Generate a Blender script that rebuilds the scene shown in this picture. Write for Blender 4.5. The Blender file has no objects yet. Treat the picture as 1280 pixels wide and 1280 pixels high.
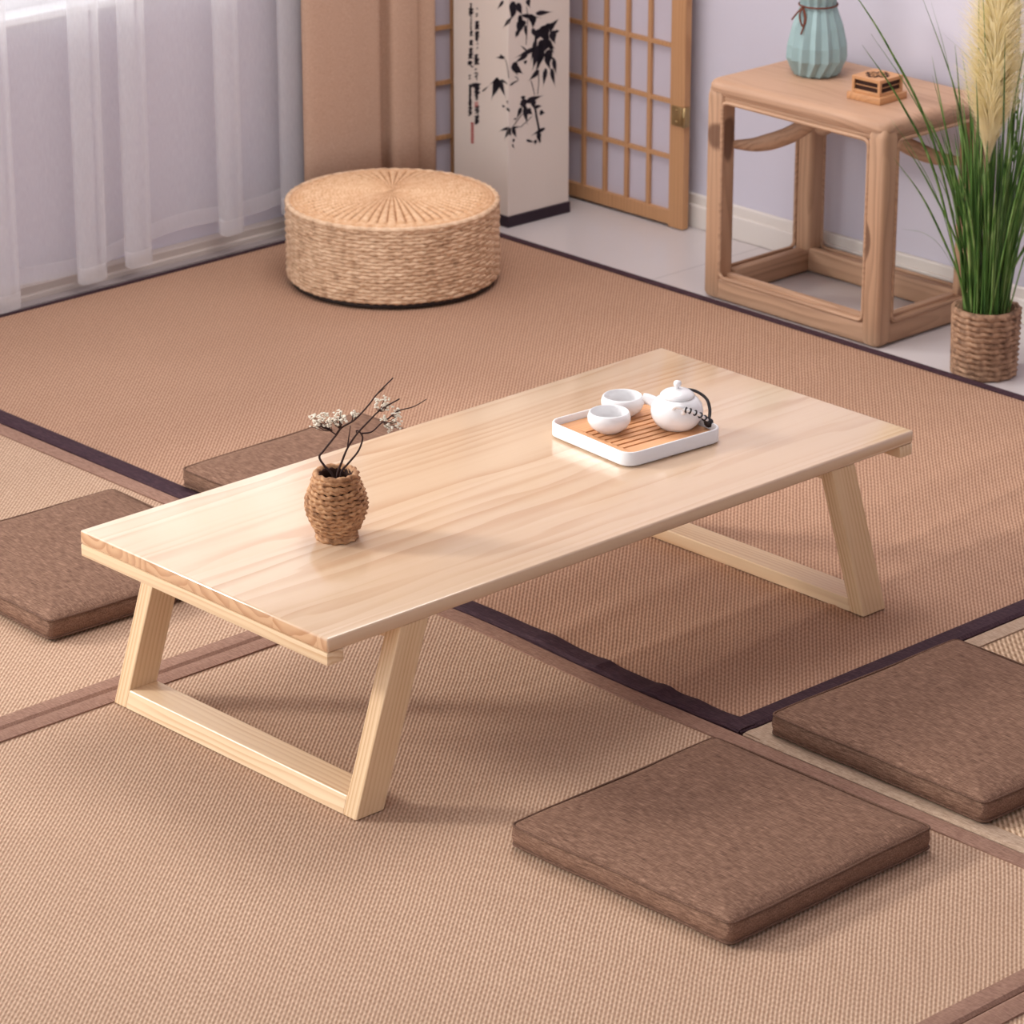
import bpy, bmesh, math, random
from mathutils import Vector, Matrix, noise
C = bpy.context.scene.collection
PI = math.pi
sc = bpy.context.scene
V = Vector
def lin(r, g, b):
    f = lambda c: (c/255/12.92) if c/255 <= .04045 else ((c/255+.055)/1.055)**2.4
    return (f(r), f(g), f(b), 1)

# ------------------------------------------------------------------ objects
def obj(name, bm, mat, parent=None, smooth=False, loc=None, rotz=None):
    me = bpy.data.meshes.new(name)
    bmesh.ops.recalc_face_normals(bm, faces=bm.faces[:])
    bm.to_mesh(me); bm.free()
    if smooth:
        for p in me.polygons: p.use_smooth = True
    if mat: me.materials.append(mat)
    o = bpy.data.objects.new(name, me); C.objects.link(o)
    if parent: o.parent = parent
    if loc: o.location = loc
    if rotz is not None: o.rotation_euler = (0, 0, rotz)
    return o
def smooth_angle(o, deg=35):
    for p in o.data.polygons: p.use_smooth = True
    for e in o.data.edges: e.use_edge_sharp = False
    bm = bmesh.new(); bm.from_mesh(o.data)
    for e in bm.edges:
        if len(e.link_faces) == 2 and e.calc_face_angle(0) > math.radians(deg): e.smooth = False
    bm.to_mesh(o.data); bm.free()
    return o
def thing(name, label, cat, loc=(0, 0, 0), rotz=0, group=None):
    o = bpy.data.objects.new(name, None); C.objects.link(o)
    o.empty_display_size = .05
    o.location = loc; o.rotation_euler = (0, 0, rotz)
    o['label'] = label; o['category'] = cat
    if group: o['group'] = group
    return o
def struct(name, bm, mat, parent=None, smooth=False):
    o = obj(name, bm, mat, parent, smooth)
    if parent is None: o['kind'] = 'structure'
    return o
def dup(root, loc, rotz, label, group=None):
    r = root.copy(); C.objects.link(r); r.location = loc; r.rotation_euler = (0, 0, rotz)
    r['label'] = label
    if group: r['group'] = group
    for ch in list(root.children):
        c = ch.copy(); C.objects.link(c); c.parent = r
        for g in list(ch.children):
            d = g.copy(); C.objects.link(d); d.parent = c
    return r

# ------------------------------------------------------------------ shapes
def bx(bm, x0, x1, y0, y1, z0, z1, bev=0, seg=2):
    return hexa(bm, [(x0, y0, z0), (x1, y0, z0), (x1, y1, z0), (x0, y1, z0),
                     (x0, y0, z1), (x1, y0, z1), (x1, y1, z1), (x0, y1, z1)], bev, seg)
def hexa(bm, P, bev=0, seg=2):
    t = bmesh.new()
    v = [t.verts.new(p) for p in P]
    for f in ((3, 2, 1, 0), (4, 5, 6, 7), (0, 1, 5, 4), (1, 2, 6, 5), (2, 3, 7, 6), (3, 0, 4, 7)):
        t.faces.new([v[i] for i in f])
    if bev > 0:
        bmesh.ops.bevel(t, geom=t.edges[:], offset=bev, segments=seg, profile=.5, affect='EDGES')
    join(bm, t)
def join(bm, t):
    me = bpy.data.meshes.new('tmp'); t.to_mesh(me); t.free(); bm.from_mesh(me); bpy.data.meshes.remove(me)
def one(fn, *a, **k):
    bm = bmesh.new(); fn(bm, *a, **k); return bm
def rings(bm, R, close=True, cap0=True, cap1=True):
    vs = [[bm.verts.new(p) for p in r] for r in R]
    n = len(R[0])
    for a, b in zip(vs, vs[1:]):
        for i in range(n if close else n-1):
            j = (i+1) % n
            bm.faces.new((a[i], a[j], b[j], b[i]))
    if cap0: bm.faces.new(vs[0][::-1])
    if cap1: bm.faces.new(vs[-1])
def lathe(bm, prof, n=48, cx=0, cy=0, cap0=True, cap1=True, fn=None):
    R = []
    for r, z in prof:
        ring = []
        for i in range(n):
            a = 2*PI*i/n
            rr = r if fn is None else fn(r, z, a)
            ring.append((cx+rr*math.cos(a), cy+rr*math.sin(a), z))
        R.append(ring)
    rings(bm, R, True, cap0, cap1)
def rsq(hx, hy, r, n=6):
    r = max(min(r, hx-1e-4, hy-1e-4), 1e-4)
    out = []
    for k, (sx, sy) in enumerate(((1, 1), (-1, 1), (-1, -1), (1, -1))):
        for i in range(n+1):
            a = PI/2*k + PI/2*i/n
            out.append((sx*(hx-r)+r*math.cos(a), sy*(hy-r)+r*math.sin(a)))
    return out
def catmull(P, n=10):
    P = [V(p) for p in P]; out = []
    Q = [P[0]*2-P[1]] + P + [P[-1]*2-P[-2]]
    for i in range(1, len(Q)-2):
        a, b, c, d = Q[i-1:i+3]
        for k in range(n):
            t = k/n
            out.append(.5*((2*b)+(c-a)*t+(2*a-5*b+4*c-d)*t*t+(3*b-a-3*c+d)*t**3))
    out.append(P[-1]); return out
def tube(bm, P, r, n=8, closed=False, lobes=0, twist=0, depth=.25, r2=None):
    """tube along points; r number or function of 0..1; lobed twisting section for ropes"""
    P = [V(p) for p in P]; m = len(P); R = []
    T = []
    for i in range(m):
        a = P[(i-1) % m] if closed else P[max(i-1, 0)]
        b = P[(i+1) % m] if closed else P[min(i+1, m-1)]
        T.append((b-a).normalized())
    up = V((0, 0, 1)) if abs(T[0].z) < .9 else V((1, 0, 0))
    nrm = (up - T[0]*up.dot(T[0])).normalized()
    s = 0
    for i in range(m):
        if i: s += (P[i]-P[i-1]).length
        nrm = (nrm - T[i]*nrm.dot(T[i])).normalized()
        bi = T[i].cross(nrm)
        rr = r(i/(m-1)) if callable(r) else r
        ring = []
        for k in range(n):
            a = 2*PI*k/n
            q = rr*(1+depth*math.cos(lobes*a-twist*s)) if lobes else rr
            ring.append(P[i]+nrm*(q*math.cos(a))+bi*(q*math.sin(a)*(r2 or 1)))
        R.append(ring)
    if closed: R.append(R[0])
    if closed:
        vs = [[bm.verts.new(p) for p in q] for q in R[:-1]]
        vs.append(vs[0])
        for a, b in zip(vs, vs[1:]):
            for i in range(n):
                j = (i+1) % n
                bm.faces.new((a[i], a[j], b[j], b[i]))
    else:
        rings(bm, R)

# ------------------------------------------------------------------ materials
class NT:
    def __init__(s, name, rough=.5, spec=.5):
        s.m = bpy.data.materials.new(name); s.m.use_nodes = True
        s.t = s.m.node_tree; s.n = s.t.nodes
        s.b = s.n['Principled BSDF']; s.b.inputs['Roughness'].default_value = rough
        s.b.inputs['Specular IOR Level'].default_value = spec
        s.tc = s.n.new('ShaderNodeTexCoord')
        s.co = s.tc.outputs['Object']
    def link(s, a, b): s.t.links.new(a, b)
    def put(s, sock, v):
        if isinstance(v, bpy.types.NodeSocket): s.link(v, sock)
        else: sock.default_value = v
    def math(s, op, a, b=0, c=None):
        n = s.n.new('ShaderNodeMath'); n.operation = op
        s.put(n.inputs[0], a); s.put(n.inputs[1], b)
        if c is not None: s.put(n.inputs[2], c)
        return n.outputs[0]
    def xyz(s, v=None):
        n = s.n.new('ShaderNodeSeparateXYZ'); s.link(v or s.co, n.inputs[0]); return n.outputs
    def comb(s, x, y, z):
        n = s.n.new('ShaderNodeCombineXYZ')
        for i, q in enumerate((x, y, z)): s.put(n.inputs[i], q)
        return n.outputs[0]
    def scale(s, k, v=None):
        n = s.n.new('ShaderNodeMapping'); n.inputs['Scale'].default_value = k
        s.link(v or s.co, n.inputs[0]); return n.outputs[0]
    def noise(s, sc_=5, det=3, v=None, rough=.5):
        n = s.n.new('ShaderNodeTexNoise'); n.inputs['Scale'].default_value = sc_
        n.inputs['Detail'].default_value = det; n.inputs['Roughness'].default_value = rough
        s.link(v or s.co, n.inputs['Vector']); return n.outputs['Fac']
    def white(s, v):
        n = s.n.new('ShaderNodeTexWhiteNoise'); n.noise_dimensions = '1D'; s.put(n.inputs['W'], v); return n.outputs
    def mix(s, f, a, b, mode='MIX'):
        n = s.n.new('ShaderNodeMix'); n.data_type = 'RGBA'; n.blend_type = mode
        s.put(n.inputs[0], f); s.put(n.inputs[6], a); s.put(n.inputs[7], b); return n.outputs[2]
    def ramp(s, f, stops):
        n = s.n.new('ShaderNodeValToRGB'); e = n.color_ramp.elements
        while len(e) < len(stops): e.new(.5)
        for q, (p, c) in zip(e, stops): q.position = p; q.color = c
        s.link(f, n.inputs[0]); return n.outputs[0]
    def smooth(s, f, a, b):
        n = s.n.new('ShaderNodeMapRange'); n.interpolation_type = 'SMOOTHSTEP'
        s.put(n.inputs[0], f); n.inputs[1].default_value = a; n.inputs[2].default_value = b
        return n.outputs[0]
    def bump(s, h, st=.3, d=.002):
        n = s.n.new('ShaderNodeBump'); n.inputs['Strength'].default_value = st
        n.inputs['Distance'].default_value = d; s.link(h, n.inputs['Height'])
        s.link(n.outputs[0], s.b.inputs['Normal'])
    def col(s, c): s.put(s.b.inputs['Base Color'], c); return s.m

def plain(name, c, rough=.6, spec=.4, var=.06, nsc=8, bump=0, metal=0):
    t = NT(name, rough, spec)
    f = t.noise(nsc, 4)
    d = tuple(x*(1-var*2) for x in c[:3])+(1,)
    l = tuple(min(1, x*(1+var)) for x in c[:3])+(1,)
    t.b.inputs['Metallic'].default_value = metal
    if bump: t.bump(t.noise(nsc*30, 2), bump)
    return t.col(t.mix(f, d, l))

def wood(name, light, dark, axis='x', ring=.006, board=0, rough=.38, warp=.010, amount=.75, tint=None, spec=.5, streak=.35, knots=False, soft=.2, endgrain=None):
    t = NT(name, rough, spec)
    X, Y, Z = t.xyz()
    if axis == 'y': X, Y = Y, X
    if axis == 'z': X, Z = Z, X
    if board:
        idx = t.math('FLOOR', t.math('DIVIDE', t.math('ADD', Y, 5.0), board))
        w = t.white(idx)
        rnd = w[0]
        cs = t.xyz(w[1])
        cy = t.math('MULTIPLY', t.math('SUBTRACT', cs[0], .5), board*.9)
        cyc = t.math('ADD', t.math('MULTIPLY', t.math('ADD', idx, .5), board), -5.0)
        dy = t.math('SUBTRACT', t.math('SUBTRACT', Y, cyc), cy)
        dz = t.math('ADD', Z, t.math('ADD', t.math('MULTIPLY', cs[1], -.20), -.22))
        xo = t.math('ADD', X, t.math('MULTIPLY', rnd, 17.0))
    else:
        rnd = .5; dy = t.math('ADD', Y, .031); dz = t.math('ADD', Z, .043); xo = X
    wv = t.comb(t.math('MULTIPLY', xo, .9), t.math('MULTIPLY', dy, 7), t.math('MULTIPLY', dz, 7))
    nz = t.noise(2.2, 2, wv)
    r = t.math('SQRT', t.math('ADD', t.math('MULTIPLY', dy, dy), t.math('MULTIPLY', dz, dz)))
    r = t.math('ADD', r, t.math('MULTIPLY', nz, warp*3))
    ph = t.math('FRACT', t.math('DIVIDE', r, ring))
    late = t.math('MULTIPLY', t.smooth(ph, .25, .9), t.math('SUBTRACT', 1, t.smooth(ph, .93, 1.0)))
    st = t.noise(1, 4, t.comb(t.math('MULTIPLY', xo, 4), t.math('MULTIPLY', dy, 160), t.math('MULTIPLY', dz, 160)))
    big = t.noise(1.5, 2, t.comb(t.math('MULTIPLY', xo, 1.3), t.math('MULTIPLY', dy, 12), t.math('MULTIPLY', dz, 12)))
    f = t.math('MULTIPLY', late, t.math('MULTIPLY', t.smooth(big, .3, .7), amount))
    f = t.math('ADD', f, t.math('MULTIPLY', t.math('SUBTRACT', st, .5), streak))
    f = t.math('ADD', f, soft*.5)
    n = t.n.new('ShaderNodeClamp'); t.link(f, n.inputs[0]); f = n.outputs[0]
    c = t.mix(f, light, dark)
    if board:
        c = t.mix(t.math('MULTIPLY', rnd, .35), c, tint or dark)
    if endgrain:
        nx = t.xyz(t.tc.outputs['Normal'])[0]
        c = t.mix(t.math('MULTIPLY', t.smooth(t.math('ABSOLUTE', nx), .6, .95), .6), c, t.mix(t.math('MULTIPLY', late, .8), endgrain, lin(176, 116, 72)))
    if knots:
        k = t.smooth(t.noise(11, 0, t.scale((1, 1, .6))), .70, .74)
        c = t.mix(t.math('MULTIPLY', k, .75), c, lin(84, 52, 38))
    t.bump(st, .08, .0008)
    return t.col(c)

def weave(name, light, dark, lean=.04, per=.0056, row=.0165):
    t = NT(name, .85, .2)
    X, Y, Z = t.xyz()
    wob = t.math('MULTIPLY', t.math('SUBTRACT', t.noise(9, 2), .5), .004)
    A = t.math('ADD', t.math('MULTIPLY', t.math('SUBTRACT', X, Y), .7071), wob)
    B = t.math('MULTIPLY', t.math('ADD', X, Y), .7071)
    q = t.math('ADD', A, t.math('MULTIPLY', B, lean))
    p1 = t.math('MULTIPLY', q, 2*PI/per)
    col = t.math('FLOOR', t.math('DIVIDE', q, per))
    jit = t.math('MULTIPLY', t.white(col)[0], 1.6)
    p2 = t.math('ADD', t.math('MULTIPLY', B, 2*PI/row), t.math('ADD', t.math('MULTIPLY', col, 3.1416), jit))
    ribs = t.math('SINE', p1)
    dash = t.math('SINE', p2)
    h = t.math('ADD', t.math('MULTIPLY', ribs, .68), t.math('MULTIPLY', dash, .32))
    h = t.math('MULTIPLY_ADD', h, .5, .5)
    fib = t.noise(300, 3)
    f = t.math('ADD', t.math('MULTIPLY', h, .8), t.math('MULTIPLY', t.math('SUBTRACT', fib, .5), .7))
    c = t.mix(t.smooth(f, -.05, .95), dark, light)
    patch = t.noise(3.2, 4)
    c = t.mix(t.math('MULTIPLY', t.smooth(patch, .35, .7), .14), c, dark)
    fleck = t.smooth(t.noise(75, 1), .74, .80)
    c = t.mix(t.math('MULTIPLY', fleck, .35), c, dark)
    t.bump(h, .4, .0014)
    return t.col(c)

def cloth(name, base, var, per=(900, 130), rough=.9, bump=.35):
    t = NT(name, rough, .15)
    a = t.noise(1, 3, t.scale((per[0], per[1], per[0])))
    b = t.noise(1, 3, t.scale((per[1], per[0], per[0])))
    f = t.math('ADD', t.math('MULTIPLY', a, .72), t.math('MULTIPLY', b, .28))
    c = t.ramp(f, [(.30, var[0]), (.5, base), (.72, var[1])])
    t.bump(f, bump, .0015)
    return t.col(c)

def straw(name, light, mid, dark, k=60):
    t = NT(name, .65, .3)
    X, Y, Z = t.xyz()
    n1 = t.noise(k, 4); n2 = t.noise(9, 3)
    f = t.math('ADD', t.math('MULTIPLY', n1, .75), t.math('MULTIPLY', n2, .3))
    c = t.ramp(f, [(.33, dark), (.5, mid), (.68, light)])
    t.bump(t.noise(k*6, 2), .3, .001)
    return t.col(c)

PINE_L, PINE_D = lin(238, 208, 172), lin(205, 154, 104)
m_pine_top = wood('pine_boards', lin(221, 192, 162), lin(180, 130, 90), 'x', .017, .093, .16, warp=.014, amount=.5, tint=lin(200, 163, 127), streak=.16, soft=.10, endgrain=lin(214, 164, 120), spec=.75)
for n_ in m_pine_top.node_tree.nodes:
    if n_.type == 'BSDF_PRINCIPLED':
        n_.inputs['Coat Weight'].default_value = .2; n_.inputs['Coat Roughness'].default_value = .12
m_pine_y = wood('pine_rail', lin(236, 207, 170), lin(200, 152, 106), 'y', .008, 0, .36, amount=.6, streak=.22)
m_pine_z = wood('pine_leg', lin(230, 198, 158), lin(192, 143, 95), 'z', .0075, 0, .38, amount=.6, streak=.22)
m_elm_y = wood('elm_along_y', lin(190, 151, 122), lin(136, 100, 76), 'y', .012, 0, .55, warp=.02, amount=.5, spec=.3)
m_elm_x = wood('elm_along_x', lin(187, 148, 119), lin(134, 98, 74), 'x', .012, 0, .55, warp=.02, amount=.5, spec=.3)
m_elm_z = wood('elm_along_z', lin(193, 154, 124), lin(138, 102, 78), 'z', .012, 0, .55, warp=.02, amount=.5, spec=.3, knots=True)
m_elm_top = wood('elm_top', lin(194, 155, 127), lin(150, 112, 88), 'y', .014, .11, .5, warp=.03, amount=.5, tint=lin(166, 128, 102), spec=.3)
m_screen = wood('screen_wood', lin(196, 148, 106), lin(160, 112, 76), 'z', .01, 0, .5, amount=.4, spec=.3)
m_boxwood = wood('box_wood', lin(200, 146, 100), lin(160, 106, 66), 'x', .01, 0, .5, amount=.5)
m_bamboo = wood('bamboo', lin(224, 166, 118), lin(190, 128, 84), 'x', .006, 0, .45, amount=.5)
m_rug_tan = weave('rug_tan_weave', lin(215, 184, 158), lin(152, 117, 93), -.10, .0056, .0135)
m_rug_warm = weave('rug_warm_weave', lin(199, 160, 133), lin(143, 105, 83), -.04, .0058, .016)
m_rug_pale = weave('rug_pale_weave', lin(232, 202, 170), lin(150, 116, 88), .05, .0075, .020)
m_edge_purple = cloth('purple_edging', lin(62, 41, 48), (lin(46, 30, 38), lin(84, 60, 66)), (500, 60), .75)
m_edge_brown = cloth('brown_edging', lin(146, 112, 96), (lin(122, 90, 76), lin(166, 132, 114)), (500, 80))
m_edge_beige = cloth('beige_edging', lin(178, 152, 130), (lin(150, 124, 104), lin(196, 172, 150)), (500, 80))
m_cushion = cloth('brown_linen', lin(124, 93, 76), (lin(88, 63, 51), lin(164, 129, 108)), (620, 60))
m_cushion_pipe = cloth('brown_linen_piping', lin(108, 80, 66), (lin(80, 58, 47), lin(140, 108, 90)), (900, 200))
m_straw = straw('straw', lin(236, 202, 168), lin(217, 180, 146), lin(178, 140, 110), 60)
def straw_top_mat():
    t = NT('straw_top', .65, .3)
    X, Y, Z = t.xyz()
    ang = t.math('ARCTAN2', Y, X)
    rad = t.math('SQRT', t.math('ADD', t.math('MULTIPLY', X, X), t.math('MULTIPLY', Y, Y)))
    rib = t.math('ABSOLUTE', t.math('COSINE', t.math('MULTIPLY', ang, 30)))
    inner = t.math('SUBTRACT', 1, t.smooth(rad, .172, .186))
    turn = t.math('MULTIPLY_ADD', t.math('SINE', t.math('MULTIPLY', rad, 2*PI/.0075)), .5, .5)
    f = t.math('ADD', t.math('MULTIPLY', t.math('MULTIPLY', t.smooth(rib, .05, .6), inner), .34), t.math('MULTIPLY', t.noise(90, 3), .5))  # shade in the grooves between ribs is put into the colour
    f = t.math('ADD', f, t.math('MULTIPLY', turn, .10))
    f = t.math('ADD', f, t.math('MULTIPLY', t.math('SUBTRACT', 1, inner), .28))
    return t.col(t.ramp(f, [(.30, lin(160, 112, 76)), (.52, lin(212, 162, 120)), (.78, lin(238, 202, 164))]))
m_straw_top = straw_top_mat()
m_rope = straw('jute_rope', lin(188, 150, 120), lin(154, 118, 92), lin(104, 76, 58), 90)
m_seagrass = straw('seagrass_cord', lin(206, 160, 118), lin(172, 124, 86), lin(110, 72, 46), 110)
m_base_dark = plain('dark_base', lin(46, 36, 34), .7)
m_porcelain = plain('white_porcelain', lin(240, 238, 238), .12, .5, .01)
m_tray_white = plain('white_melamine', lin(238, 236, 236), .3, .5, .01)
m_black_cord = plain('black_cord', lin(30, 24, 26), .5, .4, .1)
m_celadon = plain('celadon_glaze', lin(148, 172, 172), .38, .4, .05, 14)
m_brown_cord = plain('brown_cord', lin(112, 64, 50), .7, .2, .1)
m_dark_hole = plain('recess_shade', lin(58, 34, 26), .7, .2, .1)  # dark brown standing in for shade in openings, carving and cord gaps
m_twig = plain('dark_twig', lin(66, 46, 42), .7, .2, .2, 60)
m_blossom = plain('cream_blossom', lin(236, 226, 208), .8, .2, .12, 300)
m_paper = plain('column_paper', lin(220, 207, 197), .8, .2, .02, 4)
m_ink = plain('black_ink', lin(36, 30, 38), .8, .2, .05)
m_red = plain('red_seal_ink', lin(178, 70, 66), .8, .2, .05)
m_plinth = plain('dark_plinth', lin(48, 34, 44), .6, .3, .1)
m_washi = plain('washi_paper', lin(198, 188, 198), .85, .2, .03, 5)
m_brass = plain('old_brass', lin(176, 148, 104), .35, .5, .15, 60, 0, .8)
m_wall = plain('lilac_wall', lin(208, 202, 213), .8, .2, .015, 2)
m_white_trim = plain('white_trim', lin(224, 214, 206), .5, .4, .02, 4)
m_trim_left = plain('weathered_trim', lin(196, 182, 174), .5, .4, .06, 6)
m_trim_grey = plain('grey_trim', lin(152, 140, 138), .45, .4, .06, 5)
m_ceiling = plain('white_ceiling', lin(228, 224, 224), .9, .2, .01)
m_frame = plain('window_frame_white', lin(236, 234, 236), .4, .4, .01)
m_curtain = cloth('tan_curtain', lin(190, 156, 134), (lin(178, 145, 123), lin(202, 169, 147)), (500, 500), .9, .15)

def floor_mat():
    t = NT('grey_tile', .28, .45)
    X, Y, Z = t.xyz()
    def line(q):
        f = t.math('FRACT', t.math('DIVIDE', t.math('ADD', q, 5.13), .6))
        return t.math('GREATER_THAN', t.math('ABSOLUTE', t.math('SUBTRACT', f, .5)), .4965)
    g = t.math('MAXIMUM', line(X), line(Y))
    c = t.mix(t.noise(3, 4), lin(196, 186, 184), lin(206, 196, 194))
    return t.col(t.mix(t.math('MULTIPLY', g, .35), c, lin(120, 110, 110)))
m_floor = floor_mat()

def sheer_mat(name, opac):
    t = NT(name, .9, .1)
    c = lin(242, 240, 242)
    out = t.n['Material Output']
    d = t.n.new('ShaderNodeBsdfDiffuse'); d.inputs[0].default_value = c
    tr = t.n.new('ShaderNodeBsdfTranslucent'); tr.inputs[0].default_value = c
    tp = t.n.new('ShaderNodeBsdfTransparent')
    m1 = t.n.new('ShaderNodeMixShader'); m1.inputs[0].default_value = .45
    t.link(d.outputs[0], m1.inputs[1]); t.link(tr.outputs[0], m1.inputs[2])
    m2 = t.n.new('ShaderNodeMixShader')
    th = t.noise(1, 2, t.scale((700, 700, 60)))
    t.link(t.math('MULTIPLY_ADD', th, .12, opac-.06), m2.inputs[0])
    t.link(tp.outputs[0], m2.inputs[1]); t.link(m1.outputs[0], m2.inputs[2])
    t.link(m2.outputs[0], out.inputs[0])
    return t.m
m_sheer = sheer_mat('sheer_voile', .40)
m_sheer_hem = sheer_mat('sheer_voile_hem', .55)
def pane_mat():
    t = NT('window_glass', .05, .5)
    out = t.n['Material Output']
    tp = t.n.new('ShaderNodeBsdfTransparent'); gl = t.n.new('ShaderNodeBsdfGlossy')
    gl.inputs['Roughness'].default_value = .03
    m = t.n.new('ShaderNodeMixShader'); m.inputs[0].default_value = .06
    t.link(tp.outputs[0], m.inputs[1]); t.link(gl.outputs[0], m.inputs[2]); t.link(m.outputs[0], out.inputs[0])
    return t.m
m_glass = pane_mat()
def leaf_mat():
    t = NT('grass_blade', .5, .35)
    X, Y, Z = t.xyz()
    f = t.noise(1, 2, t.scale((90, 90, 5)))
    c = t.ramp(f, [(.3, lin(50, 84, 36)), (.5, lin(88, 126, 56)), (.7, lin(138, 164, 98))])
    return t.col(c)
m_leaf = leaf_mat()
def plume_mat(name, c):
    t = NT(name, .9, .1)
    d = t.n.new('ShaderNodeBsdfDiffuse'); tr = t.n.new('ShaderNodeBsdfTranslucent'); m = t.n.new('ShaderNodeMixShader')
    d.inputs[0].default_value = c; tr.inputs[0].default_value = c; m.inputs[0].default_value = .5
    t.link(d.outputs[0], m.inputs[1]); t.link(tr.outputs[0], m.inputs[2]); t.link(m.outputs[0], t.n['Material Output'].inputs[0])
    return t.m
m_plume = plume_mat('cream_plume_hair', lin(255, 246, 214)); m_plume_green = plume_mat('green_plume_hair', lin(216, 214, 160))
m_stalk = plain('plume_stalk', lin(150, 116, 84), .7, .2, .1, 40)

# ------------------------------------------------------------------ the room
WL, WB = 2.235, 2.452         # inner faces of the left and the back wall
struct('floor', one(bx, -4.2, WB, -4.6, WL, -.05, 0), m_floor)
struct('wall_back', one(bx, WB, WB+.1, -4.6, WL+.1, 0, 2.7), m_wall)
wx0, wx1, wz0, wz1 = -3.7, 1.66, .552, 2.35
struct('light_block_wall', one(bx, -4.2, WB+.1, -4.7, -4.6, 0, 2.7), m_wall)  # unseen wall behind the camera, added to block light from that side
bm = bmesh.new()
bx(bm, -4.2, WB, WL, WL+.12, 0, wz0); bx(bm, -4.2, WB, WL, WL+.12, wz1, 2.7)
bx(bm, -4.2, wx0, WL, WL+.12, wz0, wz1); bx(bm, wx1, WB, WL, WL+.12, wz0, wz1)
struct('wall_left', bm, m_wall)
struct('ceiling', one(bx, -4.2, WB, -4.6, WL, 2.7, 2.75), m_ceiling)
# window along the left wall
bm = bmesh.new()
y0, y1 = WL+.05, WL+.095
bx(bm, wx0, wx1, y0, y1, wz0, wz0+.06, .004); bx(bm, wx0, wx1, y0, y1, wz1-.05, wz1, .004)
for i in range(6):
    x = wx0 + (wx1-wx0)*i/5
    bx(bm, max(wx0, x-.025), min(wx1, x+.025), y0, y1, wz0+.055, wz1-.045, .004)
win = struct('window_1', bm, m_frame)
for i in range(5):
    a, b = wx0+(wx1-wx0)*i/5, wx0+(wx1-wx0)*(i+1)/5
    obj('pane', one(bx, a+.02, b-.02, y0+.018, y0+.024, wz0+.05, wz1-.045), m_glass, win)
obj('sill', one(bx, wx0+.002, wx1-.002, WL-.012, y0-.001, wz0-.018+.019, wz0+.018, .004), m_frame, win)
# skirting
bm = bmesh.new(); bx(bm, -4.2, WB, WL-.027, WL, 0, .034, .002); bx(bm, -4.2, WB, WL-.032, WL-.020, .0, .018, .003)
struct('baseboard_left', bm, m_trim_left)
bm = bmesh.new(); bx(bm, -4.2, 2.09, 2.172, WL-.031, 0, .007, .002); bx(bm, -4.2, 2.09, 2.172, 2.178, 0, .010, .002)
struct('trim_1', bm, m_trim_grey)
bm = bmesh.new(); bx(bm, WB-.016, WB, -4.6, WL-.04, 0, .05, .003); bx(bm, WB-.010, WB, -4.6, WL-.04, .047, .072, .004)
struct('baseboard_back', bm, m_white_trim)

# ------------------------------------------------------------------ rugs
def rug(label, x0, x1, y0, y1, mat, emat, bw0, sides, wav=0, crease=False, h=.008, thin={}, wavf=0):
    t = thing('woven_rug', label, 'rug')
    def dx(y): return wav*math.exp(-((y-.42)/.22)**2)
    def dxf(y): return wavf*math.exp(-((y-.42)/.22)**2)
    nx, ny = max(8, int((x1-x0)/.03)), max(8, int((y1-y0)/.03))
    bm = bmesh.new()
    def top(x, y):
        z = h + .0012*noise.noise(V((x*3, y*3, 3.3)))
        if crease:
            for yc, a, w in ((.055, .0045, .016), (.16, .0035, .014), (.30, .003, .03), (-.03, .0025, .02), (-.11, .002, .015)):
                yy = yc + .05*(x-1.1) + .012*math.sin(x*5+yc*30)
                z += a*math.exp(-((y-yy)/w)**2)
        return z
    ny = int(ny*(3 if crease else 1))
    G = []
    for i in range(nx+1):
        row = []
        for j in range(ny+1):
            x = x0+(x1-x0)*i/nx; y = y0+(y1-y0)*j/ny
            xx = x + dx(y)*max(0, 1-i/4) + dxf(y)*max(0, 1-(nx-i)/4)
            row.append(bm.verts.new((xx, y, top(xx, y))))
        G.append(row)
    for i in range(nx):
        for j in range(ny):
            bm.faces.new((G[i][j], G[i+1][j], G[i+1][j+1], G[i][j+1]))
    edge = [G[i][0] for i in range(nx)] + [G[nx][j] for j in range(ny)] + [G[i][ny] for i in range(nx, 0, -1)] + [G[0][j] for j in range(ny, 0, -1)]
    low = [bm.verts.new((v.co.x, v.co.y, 0)) for v in edge]
    for i in range(len(edge)):
        j = (i+1) % len(edge)
        bm.faces.new((edge[i], low[i], low[j], edge[j]))
    obj('weave', bm, mat, t, True)
    for s in sides:
        R = []; bw = thin.get(s, bw0)
        n = 160 if crease else 60
        for k in range(n+1):
            q = k/n
            if s in 'lr': L = [(-.003, .0), (-.003, h), (.003, h+.0034), (bw*.5, h+.0034+.0012*noise.noise(V((q*40, 1, 0)))), (bw, h+.0022), (bw, h-.004)]
            else: L = [(-.003, .0), (-.003, h), (.003, h+.0032), (bw*.5, h+.0036+.0012*noise.noise(V((q*40, 2, 0)))), (bw, h+.0022), (bw, h-.004)]
            if s == 'n':   y = y0+(y1-y0)*q; e = (max(top(x0+a_, y) for a_ in (.0, .015, .03))-h+.0008) if crease else 0; R.append([(x0+a+dx(y), y, z+(e if 0 < i_ < 5 else 0)) for i_, (a, z) in enumerate(L)])
            if s == 'f':   y = y0+(y1-y0)*q; R.append([(x1-a+dxf(y), y, z) for a, z in L])
            if s == 'l':   x = x0+(x1-x0)*q; R.append([(x, y1-a, z+.0004) for a, z in L])
            if s == 'r':   x = x0+(x1-x0)*q; R.append([(x, y0+a, z+.0004) for a, z in L])
        bm = bmesh.new(); rings(bm, R, True)
        obj('edging', bm, emat, t, False)
    return t
rug('large warm brown woven rug with dark purple edging, under the straw pouf', .648, 2.094, -.158, 2.156, m_rug_warm, m_edge_purple, .034, 'nflr', .016, True, thin={'l': .007, 'f': .020})
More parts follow.
